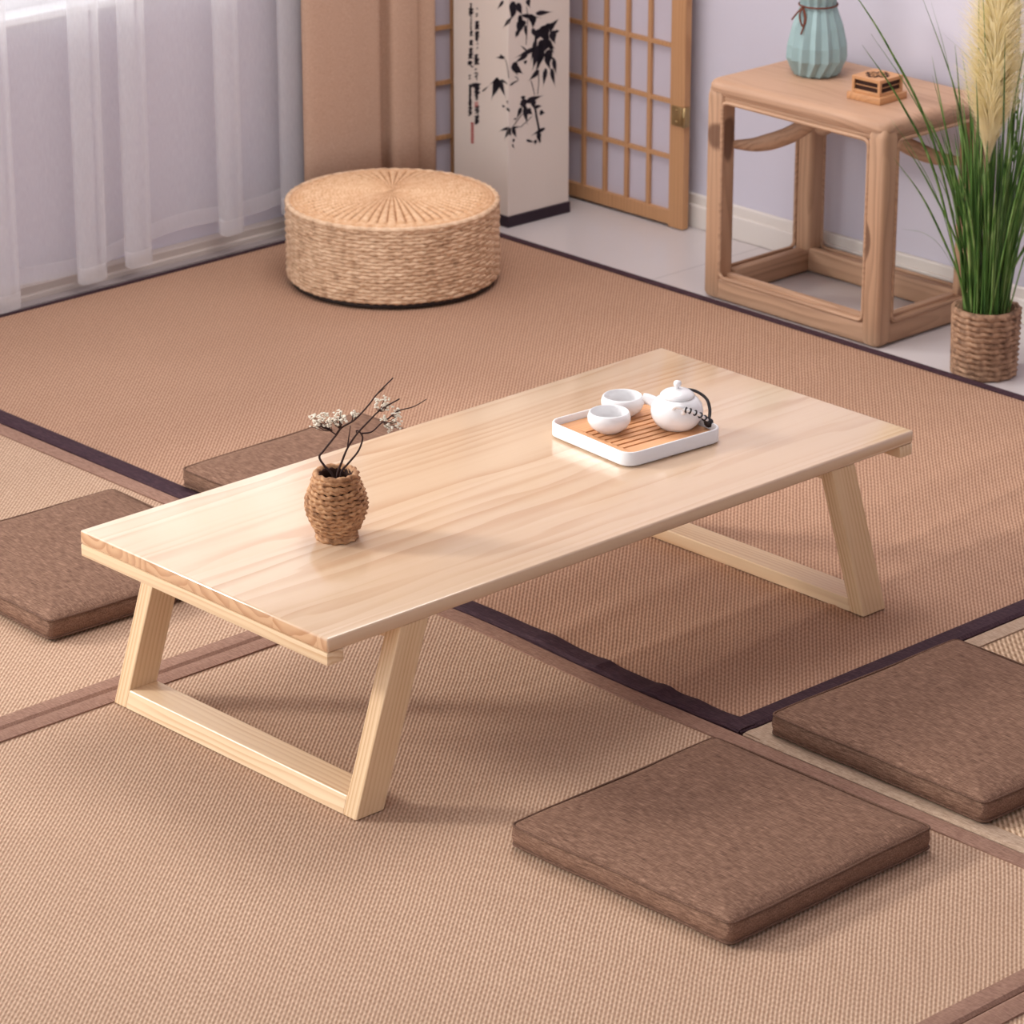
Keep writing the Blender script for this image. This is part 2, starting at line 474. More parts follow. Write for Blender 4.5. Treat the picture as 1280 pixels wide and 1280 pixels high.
rug('tan woven rug with brown edging, under the left front cushion', -1.7, .640, .588, 2.150, m_rug_tan, m_edge_brown, .032, 'fr', 0, wavf=.016)
rug('tan woven rug with brown edging, filling the foreground under the near table legs', -1.9, .640, -.934, .582, m_rug_tan, m_edge_brown, .032, 'flr', 0, wavf=.016)
rug('tan woven rug with brown edging in the bottom right corner of the photo', -1.6, .640, -2.1, -.942, m_rug_tan, m_edge_brown, .032, 'fl', 0)
rug('pale coarse woven rug with beige edging, under the right hand cushion', .648, 2.098, -2.0, -.168, m_rug_pale, m_edge_beige, .030, 'nlf', 0)
RZ = .0095

# ------------------------------------------------------------------ low table
T = thing('low_table', 'long low pale pine table with splayed trapezoid legs', 'table')
TB, TT = .276, .297
bm = bmesh.new(); bx(bm, 0, 1.2, 0, .55, TB, TT, .0035, 3)
smooth_angle(obj('tabletop', bm, m_pine_top, T), 40)
for x in (0.0, 1.17):
    smooth_angle(obj('batten', one(bx, x, x+.03, .001, .549, .257, TB, .002), m_pine_y, T), 40)
def legs(mir):
    f = lambda x: 1.2-x if mir else x
    zb, zt = RZ, TB
    xo0, xi0, xo1, xi1 = .044, .096, .134, .186
    def X(z, inner): t = z/.276; return f((xi0+(xi1-xi0)*t) if inner else (xo0+(xo1-xo0)*t))
    def slab(y0, y1, z0, z1):
        P = [(X(z0, 0), y0, z0), (X(z0, 1), y0, z0), (X(z0, 1), y1, z0), (X(z0, 0), y1, z0),
             (X(z1, 0), y0, z1), (X(z1, 1), y0, z1), (X(z1, 1), y1, z1), (X(z1, 0), y1, z1)]
        return one(hexa, P, .0018)
    for ya, yb_ in ((.002, .030), (.520, .548)):
        o = obj('leg', slab(ya, yb_, zb, zt), m_pine_z, T)
        o.location = (f(.070), (ya+yb_)/2, zb)
        o.rotation_euler = (0, math.atan(.090/.276)*(-1 if mir else 1), 0)
        o.data.transform((Matrix.Translation(o.location) @ o.rotation_euler.to_matrix().to_4x4()).inverted())
    obj('stretcher', slab(.0295, .5205, zb, .036), m_pine_y, T)
    obj('top_rail', slab(.0295, .5205, .254, zt), m_pine_y, T)
legs(False); legs(True)

# ------------------------------------------------------------------ floor cushions
def cushion_proto():
    t = thing('floor_cushion', '', 'cushion', group='square brown floor cushions')
    hx = .203
    prof = [(.014, 0), (.005, .002), (.001, .007), (-.001, .018), (.000, .029), (.003, .034), (.009, .0375), (.025, .0405), (.05, .0430), (.09, .0445), (.13, .0452), (.17, .0455)]
    R = []
    for ins, z in prof:
        ring = []
        for (x, y) in rsq(hx-ins, hx-ins, .009 if ins < .05 else .02, 8):
            ring.append((x, y, z))
        # resample sides so they can sag a little
        rr = []
        for i in range(len(ring)):
            a, b = V(ring[i]), V(ring[(i+1) % len(ring)])
            m = 12 if (a-b).length > .04 or i % 9 == 8 else 1
            for k in range(m): rr.append(a.lerp(b, k/m))
        R.append([(p.x+.003*noise.noise(V((p.x*9, p.y*9, z*20))), p.y+.003*noise.noise(V((p.x*9, p.y*9, 7+z*20))),
                   p.z+(.0022*noise.noise(V((p.x*7, p.y*7, 1))) if z > .03 else 0)) for p in rr])
    bm = bmesh.new(); rings(bm, R)
    obj('cover', bm, m_cushion, t, True)
    for z in (.0055, .0340):
        bm = bmesh.new()
        P = []
        r4 = rsq(hx-.0005, hx-.0005, .010, 8)
        for i in range(len(r4)):
            a, b = V((*r4[i], z)), V((*r4[(i+1) % len(r4)], z))
            m = 12 if i % 9 == 8 else 1
            for k in range(m):
                p = a.lerp(b, k/m)
                P.append((p.x+.003*noise.noise(V((p.x*9, p.y*9, z*20))), p.y+.003*noise.noise(V((p.x*9, p.y*9, 7+z*20))), p.z))
        tube(bm, P, .0019, 6, True)
        obj('piping', bm, m_cushion_pipe, t, True)
    return t
cu = cushion_proto()
cu.location = (.354, -.402, RZ); cu.rotation_euler = (0, 0, math.radians(1))
cu['label'] = 'square brown floor cushion lying alone in the front foreground, nearest the camera'
dup(cu, (.872, -.403, RZ), math.radians(-.5), 'square brown floor cushion at the right edge on the beige edged rug')
dup(cu, (.323, .988, RZ), math.radians(-2), 'square brown floor cushion cut by the left edge of the photo, beside the table end')
dup(cu, (.885, .980, RZ), math.radians(1), 'square brown floor cushion mostly hidden behind the far long side of the table')

# ------------------------------------------------------------------ straw pouf
O = thing('straw_pouf', 'round woven straw pouf seat standing before the curtains', 'pouf', (1.725, 1.815, RZ))
OR = .2125
obj('base', one(lathe, [(OR-.016, 0), (OR-.006, .002), (OR-.006, .012)], 72), m_base_dark, O, True)
bm = bmesh.new()
rows = 21
for k in range(rows):
    z = .012+.148*(k+.5)/rows
    P = []
    n = 300
    ph = random.Random(k).random()*6
    for i in range(n):
        a = 2*PI*i/n
        rr = OR-.004 + .0011*noise.noise(V((math.cos(a)*8, math.sin(a)*8, k*1.7))) + .0010*math.sin(a*30+k*PI)
        if (int(a/(2*PI)*40) % 5) == 0: rr += .0008
        P.append((rr*math.cos(a), rr*math.sin(a), z+.0012*noise.noise(V((math.cos(a)*5, math.sin(a)*5, k*3.1)))))
    tube(bm, P, .0046, 6, True, 2, 380*(1 if k % 2 else -1), .3)
obj('side_weave', bm, m_straw, O, True)
obj('core', one(lathe, [(OR-.008, .01), (OR-.008, .158)], 64), m_straw, O, True)
bm = bmesh.new()
R = []
nr, na = 46, 360
for i in range(nr+1):
    t = i/nr
    r = (OR-.004)*(1-t)+.002*t
    ring = []
    for j in range(na):
        a = 2*PI*j/na
        dome = .163+.017*(1-(r/OR)**2)**.9*1.0
        rib = (abs(math.cos(a*30))**.7)*min(1, r/.06)*.0042*(1 if r < OR-.024 else .25)
        conc = .0006*math.sin(r*2*PI/.0075 + 3.1*math.floor(a*30/PI+.5))
        edge = .0026*math.exp(-((r-OR+.016)/.006)**2)
        fall = -.006*max(0, (r-(OR-.010))/.006)**2
        ring.append((r*math.cos(a), r*math.sin(a), dome+rib+conc+edge+fall+.0012*noise.noise(V((r*20*math.cos(a), r*20*math.sin(a), 2)))))
    R.append(ring)
rings(bm, R, True, False, True)
obj('top_weave', bm, m_straw_top, O, True)
bm = bmesh.new()
tube(bm, [((OR-.0035)*math.cos(2*PI*i/300), (OR-.0035)*math.sin(2*PI*i/300), .1625) for i in range(300)], .0056, 8, True, 3, 260, .2)
obj('rim_braid', bm, m_straw, O, True)

# ------------------------------------------------------------------ tea set
RX, RY = V((.728, -.686, 0)), V((.686, .728, 0))   # across and away, as one stands in front of the table corner
TR = thing('tea_tray', 'square white tray with slatted bamboo insert on the table', 'tray', (.858, .2705, TT), math.radians(-4.6))
h = .0975
bm = bmesh.new()
prof = [(.004, 0), (.0, .003), (0, .0225), (.001, .024), (.003, .024), (.004, .0225), (.004, .006)]
rings(bm, [[(x, y, z) for x, y in rsq(h-i, h-i, .022-i*.8, 8)] for i, z in prof])
smooth_angle(obj('tray_body', bm, m_tray_white, TR), 50)
bm = bmesh.new()
hi = h-.0055
z0, z1 = .0065, .0135
ns, sw = 8, .0048
y_lo, y_hi, x_lo, x_hi = -.066, .052, -.066, .066
sec = rsq(hi, hi, .016, 6)
# board with slots: one rounded frame plus slats across its opening
ox_, oy_ = (x_lo+x_hi)/2, (y_lo+y_hi)/2
inn = [(x+ox_, y+oy_) for x, y in rsq((x_hi-x_lo)/2, (y_hi-y_lo)/2, .0005, 6)]
Lp_ = [[(x, y, z0) for x, y in inn], [(x, y, z1) for x, y in inn], [(x, y, z1) for x, y in sec], [(x, y, z0) for x, y in sec]]
rings(bm, Lp_+[Lp_[0]], True, False, False)
pitch = (y_hi-y_lo)/ns
for k in range(ns):
    a = y_lo+pitch*k
    bx(bm, x_lo-.001, x_hi+.001, a+(sw if k else 0), a+pitch, z0, z1)
obj('bamboo_insert', bm, m_bamboo, TR)
IZ = TT+.0137
def cup_bm():
    bm = bmesh.new()
    p = [(.017, 0), (.019, .001), (.021, .003), (.029, .009), (.0335, .018), (.0335, .025), (.031, .0315), (.0295, .0325), (.0285, .0315),
         (.0308, .025), (.0305, .018), (.026, .010), (.014, .006), (.001, .0055)]
    lathe(bm, p, 48); return bm
c1 = obj('tea_cup', cup_bm(), m_porcelain, None, True, (.826, .296, IZ))
c1['label'] = 'small white tea cup on the tray, nearer the front left corner'; c1['category'] = 'cup'; c1['group'] = 'white tea cups on the tray'
c2 = c1.copy(); C.objects.link(c2); c2.location = (.893, .334, IZ)
c2['label'] = 'small white tea cup on the tray, farther back beside the teapot spout'
P = thing('teapot', 'small round white teapot with black corded handle on the tray', 'teapot', (.916, .238, IZ), math.atan2(RX.y, RX.x))
# local x = to the right in front of the table, local y = away
bm = bmesh.new()
lathe(bm, [(.024, 0), (.027, .001), (.034, .008), (.0395, .018), (.0410, .028), (.0385, .038), (.033, .0455), (.027, .0495), (.024, .0505)], 56)
obj('body', bm, m_porcelain, P, True)
bm = bmesh.new()
lathe(bm, [(.0262, .0500), (.0272, .0515), (.026, .0545), (.020, .059), (.010, .0622), (.004, .063)], 48)
lid = obj('lid', bm, m_porcelain, P, True)
bm = bmesh.new(); lathe(bm, [(.003, .062), (.003, .065), (.0058, .0675), (.0065, .071), (.005, .0745), (.001, .0758)], 24)
obj('knob', bm, m_porcelain, lid, True)
bm = bmesh.new()
S = catmull([(-.030, .006, .035), (-.039, .009, .040), (-.046, .011, .0435), (-.0525, .012, .0455)], 6)
tube(bm, S, lambda q: .0100-.0048*q, 14)
obj('spout', bm, m_porcelain, P, True)
LUG = []
for sy in (-1, 1):
    bm = bmesh.new()
    L = catmull([(-.008, sy*.032, .040), (-.004, sy*.040, .047), (.006, sy*.0425, .046), (.010, sy*.040, .039), (.006, sy*.036, .034)], 5)
    tube(bm, L, .0034, 10); obj('lug', bm, m_porcelain, P, True)
bm = bmesh.new()
Hn = catmull([(.006, -.043, .044), (.018, -.046, .042), (.034, -.040, .033), (.046, -.022, .019), (.050, .000, .014), (.0515, .016, .024), (.046, .030, .036), (.028, .040, .045), (.006, .042, .046)], 10)
tube(bm, Hn[34:], .0025, 8)
hd = obj('handle', bm, m_black_cord, P, True)
bm = bmesh.new(); tube(bm, Hn[:36], .0026, 8); obj('pale_core', bm, m_porcelain, hd, True)
bm = bmesh.new()
for k in range(6):
    i = 5+k*5
    p, q = Hn[i], Hn[i+1]
    d = (q-p).normalized(); a = d.orthogonal().normalized(); b = d.cross(a)
    tube(bm, [p+a*(.0038*math.cos(t*PI/6))+b*(.0038*math.sin(t*PI/6)) for t in range(12)], .0013, 6, True)
obj('cord_wrap', bm, m_black_cord, hd, True)
bm = bmesh.new()
bmesh.ops.create_icosphere(bm, subdivisions=3, radius=.0075, matrix=Matrix.Translation((.049, -.008, .0095)))
for v in bm.verts: v.co += v.normal*.0012*noise.noise(v.co*300)
obj('cord_knot', bm, m_black_cord, hd, True)

# ------------------------------------------------------------------ woven vase with dried flowers
VZ = TT
VX, VY = .252, .272
W = thing('woven_vase', 'small round vase of woven brown cord on the table', 'vase', (VX, VY, VZ))
vp = [(.0275, .004), (.0285, .010), (.0345, .022), (.0400, .034), (.0440, .048), (.0440, .060), (.0400, .074), (.0345, .084), (.0305, .092), (.0290, .099)]
def vr(z):
    for (r0, a), (r1, b) in zip(vp, vp[1:]):
        if a <= z <= b: return r0+(r1-r0)*(z-a)/(b-a)
    return vp[0][0] if z < vp[0][1] else vp[-1][0]
bm = bmesh.new()
Pth = []
turns, per = 14, 110
for i in range(int(turns*per)):
    a = 2*PI*i/per
    z = .004+.0935*(i/(turns*per)) + .0075*math.sin(a+.9)*min(1, i/150)*min(1, (turns*per-i)/150)
    r = vr(z)-.002+.0012*noise.noise(V((math.cos(a)*3, math.sin(a)*3, z*150)))
    Pth.append((r*math.cos(a), r*math.sin(a), z))
tube(bm, Pth, .0036, 8, False, 2, 520, .34)
obj('cord_coil', bm, m_seagrass, W, True)
bm = bmesh.new()
lathe(bm, [(r-.004, z) for r, z in vp] + [(.0235, .097), (.0235, .08), (.022, .060), (.005, .058)], 40)
obj('lining', bm, m_dark_hole, W, True)  # dark backing colour supplies the shade between the cord turns
bm = bmesh.new()
tube(bm, [(.0290*math.cos(2*PI*i/90), .0290*math.sin(2*PI*i/90), .0985) for i in range(90)], .0042, 8, True, 2, 400, .3)
tube(bm, [(.0305*math.cos(2*PI*i/90), .0305*math.sin(2*PI*i/90), .0925+.0012*math.sin(4*PI*i/90)) for i in range(90)], .0038, 8, True, 2, 460, .32)
tube(bm, [(.0330*math.cos(2*PI*i/90), .0330*math.sin(2*PI*i/90), .0868+.0015*math.sin(2*PI*i/90)) for i in range(90)], .0036, 8, True, 2, 460, .32)
obj('rim', bm, m_seagrass, W, True)
bm = bmesh.new()
tube(bm, [(.0275*math.cos(2*PI*i/90), .0275*math.sin(2*PI*i/90), .0038) for i in range(90)], .0038, 8, True, 2, 400, .3)
obj('foot', bm, m_seagrass, W, True)

def fpt(u, v, d=0):      # cm across, cm up from the vase mouth, cm away
    return V((0, 0, .095)) + RX*(u/100) + V((0, 0, v/100)) + RY*(d/100)
rng = random.Random(5)
def sprig(label, stems, heads, seed):
    t = thing('dried_flower_sprig', label, 'dried flower', (VX, VY, VZ), group='dried sprigs in the woven vase')
    bm = bmesh.new()
    for pts, r in stems:
        tube(bm, catmull([fpt(*p) for p in pts], 6), (lambda q, r=r: r*2.3*(1-.5*q)), 7)
    obj('stem', bm, m_twig, t, True)
    g = random.Random(seed)
    for (cu_, cv, ru, rv, n, root) in heads:
        bm = bmesh.new(); tb = bmesh.new()
        for k in range(n):
            a = g.random()*2*PI; q = math.sqrt(g.random())
            p = fpt(cu_+ru*q*math.cos(a), cv+rv*q*math.sin(a), g.uniform(-1, 1)*min(ru, 1.4))
            if k % 2 == 0:
                s0 = fpt(*root)
                mid = s0.lerp(p, .5)+V((0, 0, -.003))
                tube(tb, [s0, mid, p], .0004, 5)
            for _ in range(3):
                c = p+V((g.uniform(-1, 1), g.uniform(-1, 1), g.uniform(-1, 1)))*.0022
                bmesh.ops.create_icosphere(bm, subdivisions=1, radius=g.uniform(.0012, .0026), matrix=Matrix.Translation(c) @ Matrix.Diagonal((1, 1, .6, 1)))
        hd = obj('flower_head', bm, m_blossom, t, False)
        obj('flower_stalks', tb, m_twig, hd, False)
    return t
sprig('dried twig bending left out of the vase with flat white flowers, tallest bare tip',
      [([(-.3, -3, 0), (-.45, 0, 0), (-1.6, 1.4, .2), (-2.35, 2.75, .3), (-1.7, 3.8, .2), (.1, 6.2, 0), (.95, 7.4, -.1), (2.8, 8.6, -.2), (4.75, 10.7, 0), (6.0, 12.4, 0), (8.3, 14.8, .1)], .00085),
       ([(.1, 6.3, 0), (-1.3, 7.1, .3), (-2.7, 7.5, .4)], .0005), ([(.1, 6.3, 0), (.9, 7.9, -.4), (.6, 9.1, -.5)], .0005), ([(5.8, 12.2, 0), (7.2, 13.3, .3)], .0004)],
      [(-2.1, 8.4, 1.8, .9, 34, (-.4, 6.8, .2)), (.7, 8.9, 1.5, .75, 28, (.6, 7.4, -.3)), (2.8, 9.2, .7, .6, 8, (2.3, 8.3, 0))], 3)
sprig('dried twig rising straight from the vase mouth then leaning right, white blossom near tip',
      [([(.1, -3, -.3), (.2, .3, -.3), (.85, 2.2, -.3), (1.7, 4.3, -.2), (3.0, 6.3, 0), (4.8, 8.3, .1), (6.5, 10.0, .2), (9.2, 11.6, .3)], .00085),
       ([(1.7, 4.3, -.2), (1.9, 5.8, -.2), (2.2, 7.8, -.4)], .0005)],
      [(6.9, 10.9, 1.3, 1.1, 22, (6.2, 9.8, .2))], 8)
sprig('dried twig curling on the right side of the vase with drooping white blossoms',
      [([(.5, -3, .3), (.75, .4, .3), (1.7, 1.7, .4), (3.2, 3.6, .5), (3.85, 5.5, .5), (3.5, 6.5, .4), (3.0, 6.8, .3), (3.1, 6.2, .2)], .0008),
       ([(3.7, 6.3, .4), (5.2, 6.6, .4), (6.6, 7.9, .5), (8.2, 9.0, .6)], .0006), ([(7.6, 8.6, .5), (9.0, 9.7, .5), (11.2, 10.4, .4), (13.0, 11.5, .4)], .0005)],
      [(7.8, 8.2, 1.7, 1.7, 26, (6.8, 8.1, .5)), (8.9, 9.3, .8, .7, 8, (8.0, 8.9, .5))], 12)

# ------------------------------------------------------------------ side table
sx0, sx1, sy0, sy1, sz = 2.115, 2.420, .868, 1.328, .445
S = thing('side_table', 'weathered square elm side table standing before the lilac wall', 'side table', (2.2675, 1.098, 0))
lx, ly = (sx1-sx0)/2, (sy1-sy0)/2
def legsec(cx, cy):
    bm = bmesh.new()
    hx, hy = .0205, .0215
    prof = [(.010, 0), (.003, .004), (0, .012), (0, .41), (.003, .428), (.012, .44)]
    R = []
    for ins, z in prof:
        R.append([(cx+x+.0008*noise.noise(V((x*40, z*9, cx*9))), cy+y+.0008*noise.noise(V((y*40, z*9, cy*9+5))), z) for x, y in rsq(hx-ins, hy-ins, .009, 5)])
    for a, b in ((1, 0), ):
        pass
    rings(bm, R); return bm
for a in (-1, 1):
    for b in (-1, 1):
        o = obj('leg', legsec(a*(lx-.0205), b*(ly-.0215)), m_elm_z, S); smooth_angle(o, 40)
bm = bmesh.new()
R = []
for ins, z in ((.006, .414), (.004, .416), (.004, .421), (.0005, .4225), (0, .426), (0, .434), (.003, .4395), (.008, .4435), (.016, .445)):
    R.append([(x, y, z) for x, y in rsq(lx-ins, ly-ins, .020-ins*.5, 8)])
rings(bm, R)
smooth_angle(obj('tabletop', bm, m_elm_top, S), 50)
def rail_y(cx, s):
    bm = bmesh.new()
    bx(bm, cx-.0195, cx+.0195, -ly+.035, ly-.035, .002, .046, .007, 3)
    bx(bm, cx+s*.010-.009, cx+s*.010+.009, -ly+.04, ly-.04, .030, .052, .004); return bm
def rail_x(cy, s):
    bm = bmesh.new()
    bx(bm, -lx+.035, lx-.035, cy-.0195, cy+.0195, .002, .046, .007, 3)
    bx(bm, -lx+.05, lx-.05, cy+s*.010-.009, cy+s*.010+.009, .030, .052, .004); return bm
for s in (-1, 1):
    smooth_angle(obj('bottom_rail', rail_y(s*(lx-.0205), -s), m_elm_y, S), 40)
    smooth_angle(obj('bottom_rail', rail_x(s*(ly-.0215), -s), m_elm_x, S), 40)
    smooth_angle(obj('apron', one(bx, s*(lx-.019)-.013, s*(lx-.019)+.013, -ly+.035, ly-.035, .4035, .4165, .004, 3), m_elm_y, S), 40)
    smooth_angle(obj('apron', one(bx, -lx+.035, lx-.035, s*(ly-.019)-.013, s*(ly-.019)+.013, .4035, .4165, .004, 3), m_elm_x, S), 40)
for k in range(4):
    bm = bmesh.new()
    half = (ly if k % 2 == 0 else lx)-.041
    P_ = []
    for x, z in rsq(half, (.404-.047)/2, .014, 6):
        zz = z+(.404+.047)/2
        P_.append(((-lx+.003, x, zz), (x, -ly+.003, zz), (lx-.003, x, zz), (x, ly-.003, zz))[k])
    tube(bm, P_, .0042, 8, True)
    obj('beading', bm, (m_elm_y, m_elm_x)[k % 2], S, True)
for a in (-1, 1):
    for b in (-1, 1):
        bm = bmesh.new()
        if (a, b) == (-1, -1): continue
        p0 = V((a*(lx-.036), b*(ly-.038), .312)); p3 = V((a*.012, b*.016, .409))
        pts = [p0, p0.lerp(p3, .25)+V((0, 0, -.020)), p0.lerp(p3, .55)+V((0, 0, -.026)), p0.lerp(p3, .8)+V((0, 0, -.013)), p3]
        tube(bm, catmull(pts, 8), lambda q: .0085+.0085*min(1, q*3), 12, r2=.62)
        obj('curved_brace', bm, m_elm_x, S, True)

# celadon vase
A = thing('faceted_vase', 'pale blue green folded vase with brown cord on the side table', 'vase', (2.292, 1.203, sz))
bm = bmesh.new()
def ridge(n, rows):
    R = []
    for (ro, ri, z, ph) in rows:
        ring = []
        for i in range(n*2):
            a = PI*i/n + ph
            r = ro if i % 2 == 0 else ri
            ring.append((r*math.cos(a), r*math.sin(a), z))
        R.append(ring)
    return R
st = PI/14
rings(bm, ridge(14, [(.036, .040, 0, st), (.041, .047, .004, st), (.0605, .0530, .034, st), (.0590, .0520, .060, st), (.050, .0445, .098, st), (.0375, .0335, .132, st), (.0355, .0315, .142, st),
                     (.040, .036, .162, st), (.046, .042, .182, st), (.044, .040, .182, st), (.034, .030, .145, st), (.03, .027, .10, st)]))
obj('body', bm, m_celadon, A)
bm = bmesh.new()
CZ = .139
tube(bm, [(.0375*math.cos(2*PI*i/60), .0375*math.sin(2*PI*i/60), CZ) for i in range(60)], .0018, 6, True)
k = RX*-.032 + RY*-.024
def kp(u, v, d=0): return k + RX*(u*.0125) + V((0, 0, CZ+v*.0115)) - RY*(d*.010)
tube(bm, catmull([kp(0, 0), kp(-.5, -1.3, .8), kp(-.1, -2.9, 1.4), kp(.4, -2.4, 1.3), kp(.4, -1.2, .8), kp(0, 0)], 6), .0019, 6)
tube(bm, catmull([kp(0, 0), kp(-.8, -.9, .3), kp(-1.7, -2.1, .5)], 6), .0019, 6)
tube(bm, catmull([kp(0, 0), kp(.3, -1.6, .9), kp(.1, -3.2, 1.5), kp(-.3, -4.4, 1.7)], 6), .0019, 6)
bmesh.ops.create_icosphere(bm, subdivisions=2, radius=.0035, matrix=Matrix.Translation(k+V((0, 0, CZ))))
obj('cord_bow', bm, m_brown_cord, A, True)

# carved box
B = thing('carved_box', 'small carved wooden incense box on the side table', 'box', (2.240, 1.000, sz), math.radians(2))
smooth_angle(obj('base', one(bx, -.041, .041, -.041, .041, 0, .014, .0015), m_boxwood, B), 40)
bm = bmesh.new()
q = .0345
bx(bm, -q, q, -q, q, .014, .020, .001); bx(bm, -q, q, -q, q, .039, .046, .001)
for a in (-1, 1):
    for b in (-1, 1): bx(bm, a*q-(.006 if a > 0 else 0), a*q+(.006 if a < 0 else 0), b*q-(.006 if b > 0 else 0), b*q+(.006 if b < 0 else 0), .019, .040, .0006)
obj('frame', bm, m_boxwood, B)
bm = bmesh.new(); bx(bm, -q+.004, q-.004, -q+.004, q-.004, .018, .041)
inner = obj('openwork_core', bm, m_dark_hole, B)  # solid core, its dark colour painted in for shade inside the openings
bm = bmesh.new()
for s in (-1, 1):
    tube(bm, [(-.028, s*(q-.0028), .0295), (.028, s*(q-.0028), .0295)], .0009, 5); tube(bm, [(s*(q-.0028), -.028, .0295), (s*(q-.0028), .028, .0295)], .0009, 5)
obj('lattice', bm, m_boxwood, B)
bm = bmesh.new()
lathe(bm, [(.027, .0455), (.027, .0464)], 96, fn=lambda r, z, a: r*(.62+.38*abs(math.cos(2*a))**.6)*(.80+.20*abs(math.cos(6*a))))
obj('carved_flower', bm, m_dark_hole, B)

bm = bmesh.new()
for j in range(4):
    a = PI/2*j
    tube(bm, [(math.cos(a)*.013+.0052*math.cos(t*PI/10), math.sin(a)*.013+.0052*math.sin(t*PI/10), .0466) for t in range(20)], .0009, 5, True)
tube(bm, [(.005*math.cos(t*PI/10), .005*math.sin(t*PI/10), .0466) for t in range(20)], .0009, 5, True)
obj('petal_outline', bm, m_boxwood, B)

# ------------------------------------------------------------------ potted grass
PX, PY = 2.163, .645
G = thing('potted_grass', 'tall green ornamental grass with cream plume in a rope wrapped pot', 'potted plant', (PX, PY, 0))
bm = bmesh.new()
lathe(bm, [(.052, 0), (.054, .004), (.056, .128), (.052, .130), (.050, .118), (.002, .116)], 48)
pot = obj('pot', bm, m_rope, G, True)
bm = bmesh.new()
for kx in range(12):
    z = .006+.0108*kx
    tube(bm, [((.0560+.0003*kx)*math.cos(2*PI*i/160), (.0560+.0003*kx)*math.sin(2*PI*i/160), z) for i in range(160)], .0062, 9, True, 3, 240, .24)
obj('rope_wrap', bm, m_rope, pot, True)
def blade(bm, P, w):
    pts = catmull(P, 7); m = len(pts)
    g_ = V((1, .0, 0))
    side = (pts[-1]-pts[0]).cross(V((rng.uniform(-1, 1), rng.uniform(-1, 1), .2))).normalized()
    for i in range(m-1):
        pass
    L, Rr, M = [], [], []
    for i, p in enumerate(pts):
        t = i/(m-1)
        ww = w*(.75+.6*t if t < .35 else 1-((t-.35)/.65)**1.8)*.9+.0002
        d = (pts[min(i+1, m-1)]-pts[max(i-1, 0)]).normalized()
        s = (side - d*side.dot(d)).normalized(); nn = d.cross(s)
        L.append(bm.verts.new(p+s*ww)); Rr.append(bm.verts.new(p-s*ww)); M.append(bm.verts.new(p+nn*ww*.45))
    for i in range(m-1):
        bm.faces.new((L[i], M[i], M[i+1], L[i+1])); bm.faces.new((M[i], Rr[i], Rr[i+1], M[i+1]))
        bm.faces.new((L[i], L[i+1], Rr[i+1], Rr[i]))
def gp(u, z, d=0): return RX*u + RY*d + V((0, 0, z))
bm = bmesh.new()
for i in range(165):
    a = rng.random()*2*PI; rb = .042*math.sqrt(rng.random())
    b0 = V((rb*math.cos(a), rb*math.sin(a), .105))
    Lh = rng.uniform(.24, .46) if i % 5 else rng.uniform(.40, .78)
    lean = (rng.random()**1.6)*(.30 if i % 5 else .5)
    da = a + rng.uniform(-.7, .7)
    out = V((math.cos(da), math.sin(da), 0))
    tip = b0 + out*(lean*Lh) + V((0, 0, Lh*(1-.35*lean)))
    if tip.x > .26: tip.x = .26 - .05*rng.random()
    mid = b0.lerp(tip, .5) - out*(lean*Lh*.16) + V((0, 0, .01))
    q3 = b0.lerp(tip, .78) - out*(lean*Lh*.10) + V((0, 0, .012))
    blade(bm, [b0, mid, q3, tip], rng.uniform(.0016, .0036))
for P_, w in (
    ([gp(-.02, .11), gp(-.075, .235), gp(-.13, .345, -.02), gp(-.19, .43, -.05)], .0030),
    ([gp(-.015, .11), gp(-.06, .25, .01), gp(-.12, .37, -.01), gp(-.172, .455, -.03)], .0024),
    ([gp(-.01, .11), gp(-.035, .32), gp(-.075, .53, -.02), gp(-.155, .74, -.04)], .0030),
    ([gp(-.012, .11), gp(-.05, .30, .02), gp(-.085, .45, .02), gp(-.12, .60, .02)], .0022),
    ([gp(-.018, .11), gp(-.055, .26, -.03), gp(-.09, .36, -.05), gp(-.135, .44, -.06)], .0022),
    ([gp(.004, .11, -.04), gp(.004, .40, -.08), gp(-.004, .56, -.115), gp(-.010, .68, -.13)], .0046),
    ([gp(.01, .11), gp(.05, .24, -.04), gp(.09, .29, -.06), gp(.16, .33, -.08)], .0028),
    ([gp(-.005, .11), gp(-.015, .42, -.02), gp(-.04, .58, -.03), gp(-.11, .66, -.04)], .0016),
    ([gp(.01, .11), gp(.03, .40), gp(.04, .60), gp(.10, .72)], .0022),
    ([gp(.015, .11), gp(.04, .40, -.02), gp(.06, .56), gp(.10, .66)], .0024),
    ([gp(-.02, .11), gp(-.08, .23), gp(-.12, .27), gp(-.165, .28)], .0010)):
    blade(bm, P_, w)
obj('foliage', bm, m_leaf, G, True)
def plume(axis, R0, n, hair, mat, seed):
    g = random.Random(seed)
    pts = catmull(axis, 14); m = len(pts)-1
    bm = bmesh.new()
    tube(bm, pts, .0020, 6)
    for i in range(n):
        t = g.random()**.85
        j = min(int(t*m), m-1); p = pts[j].lerp(pts[j+1], t*m-j)
        d = (pts[j+1]-pts[j]).normalized()
        a = g.random()*2*PI
        o = d.orthogonal().normalized(); o2 = d.cross(o)
        out = o*math.cos(a)+o2*math.sin(a)
        rr = R0*(min(1, .25+t*2.6))*(1 if t < .75 else 1-(t-.75)*2.5)*g.uniform(.45, 1)
        q = p+out*rr*.45+d*hair*.55; e = p+out*rr+d*hair*g.uniform(.9, 1.2)-V((0, 0, .01))
        s = d.cross(out)*.0009
        v = [bm.verts.new(x) for x in (p-s, p+s, q+s*.9, q-s*.9, e)]
        bm.faces.new((v[0], v[1], v[2], v[3])); bm.faces.new((v[3], v[2], v[4]))
    return obj('plume', bm, mat, G, True)
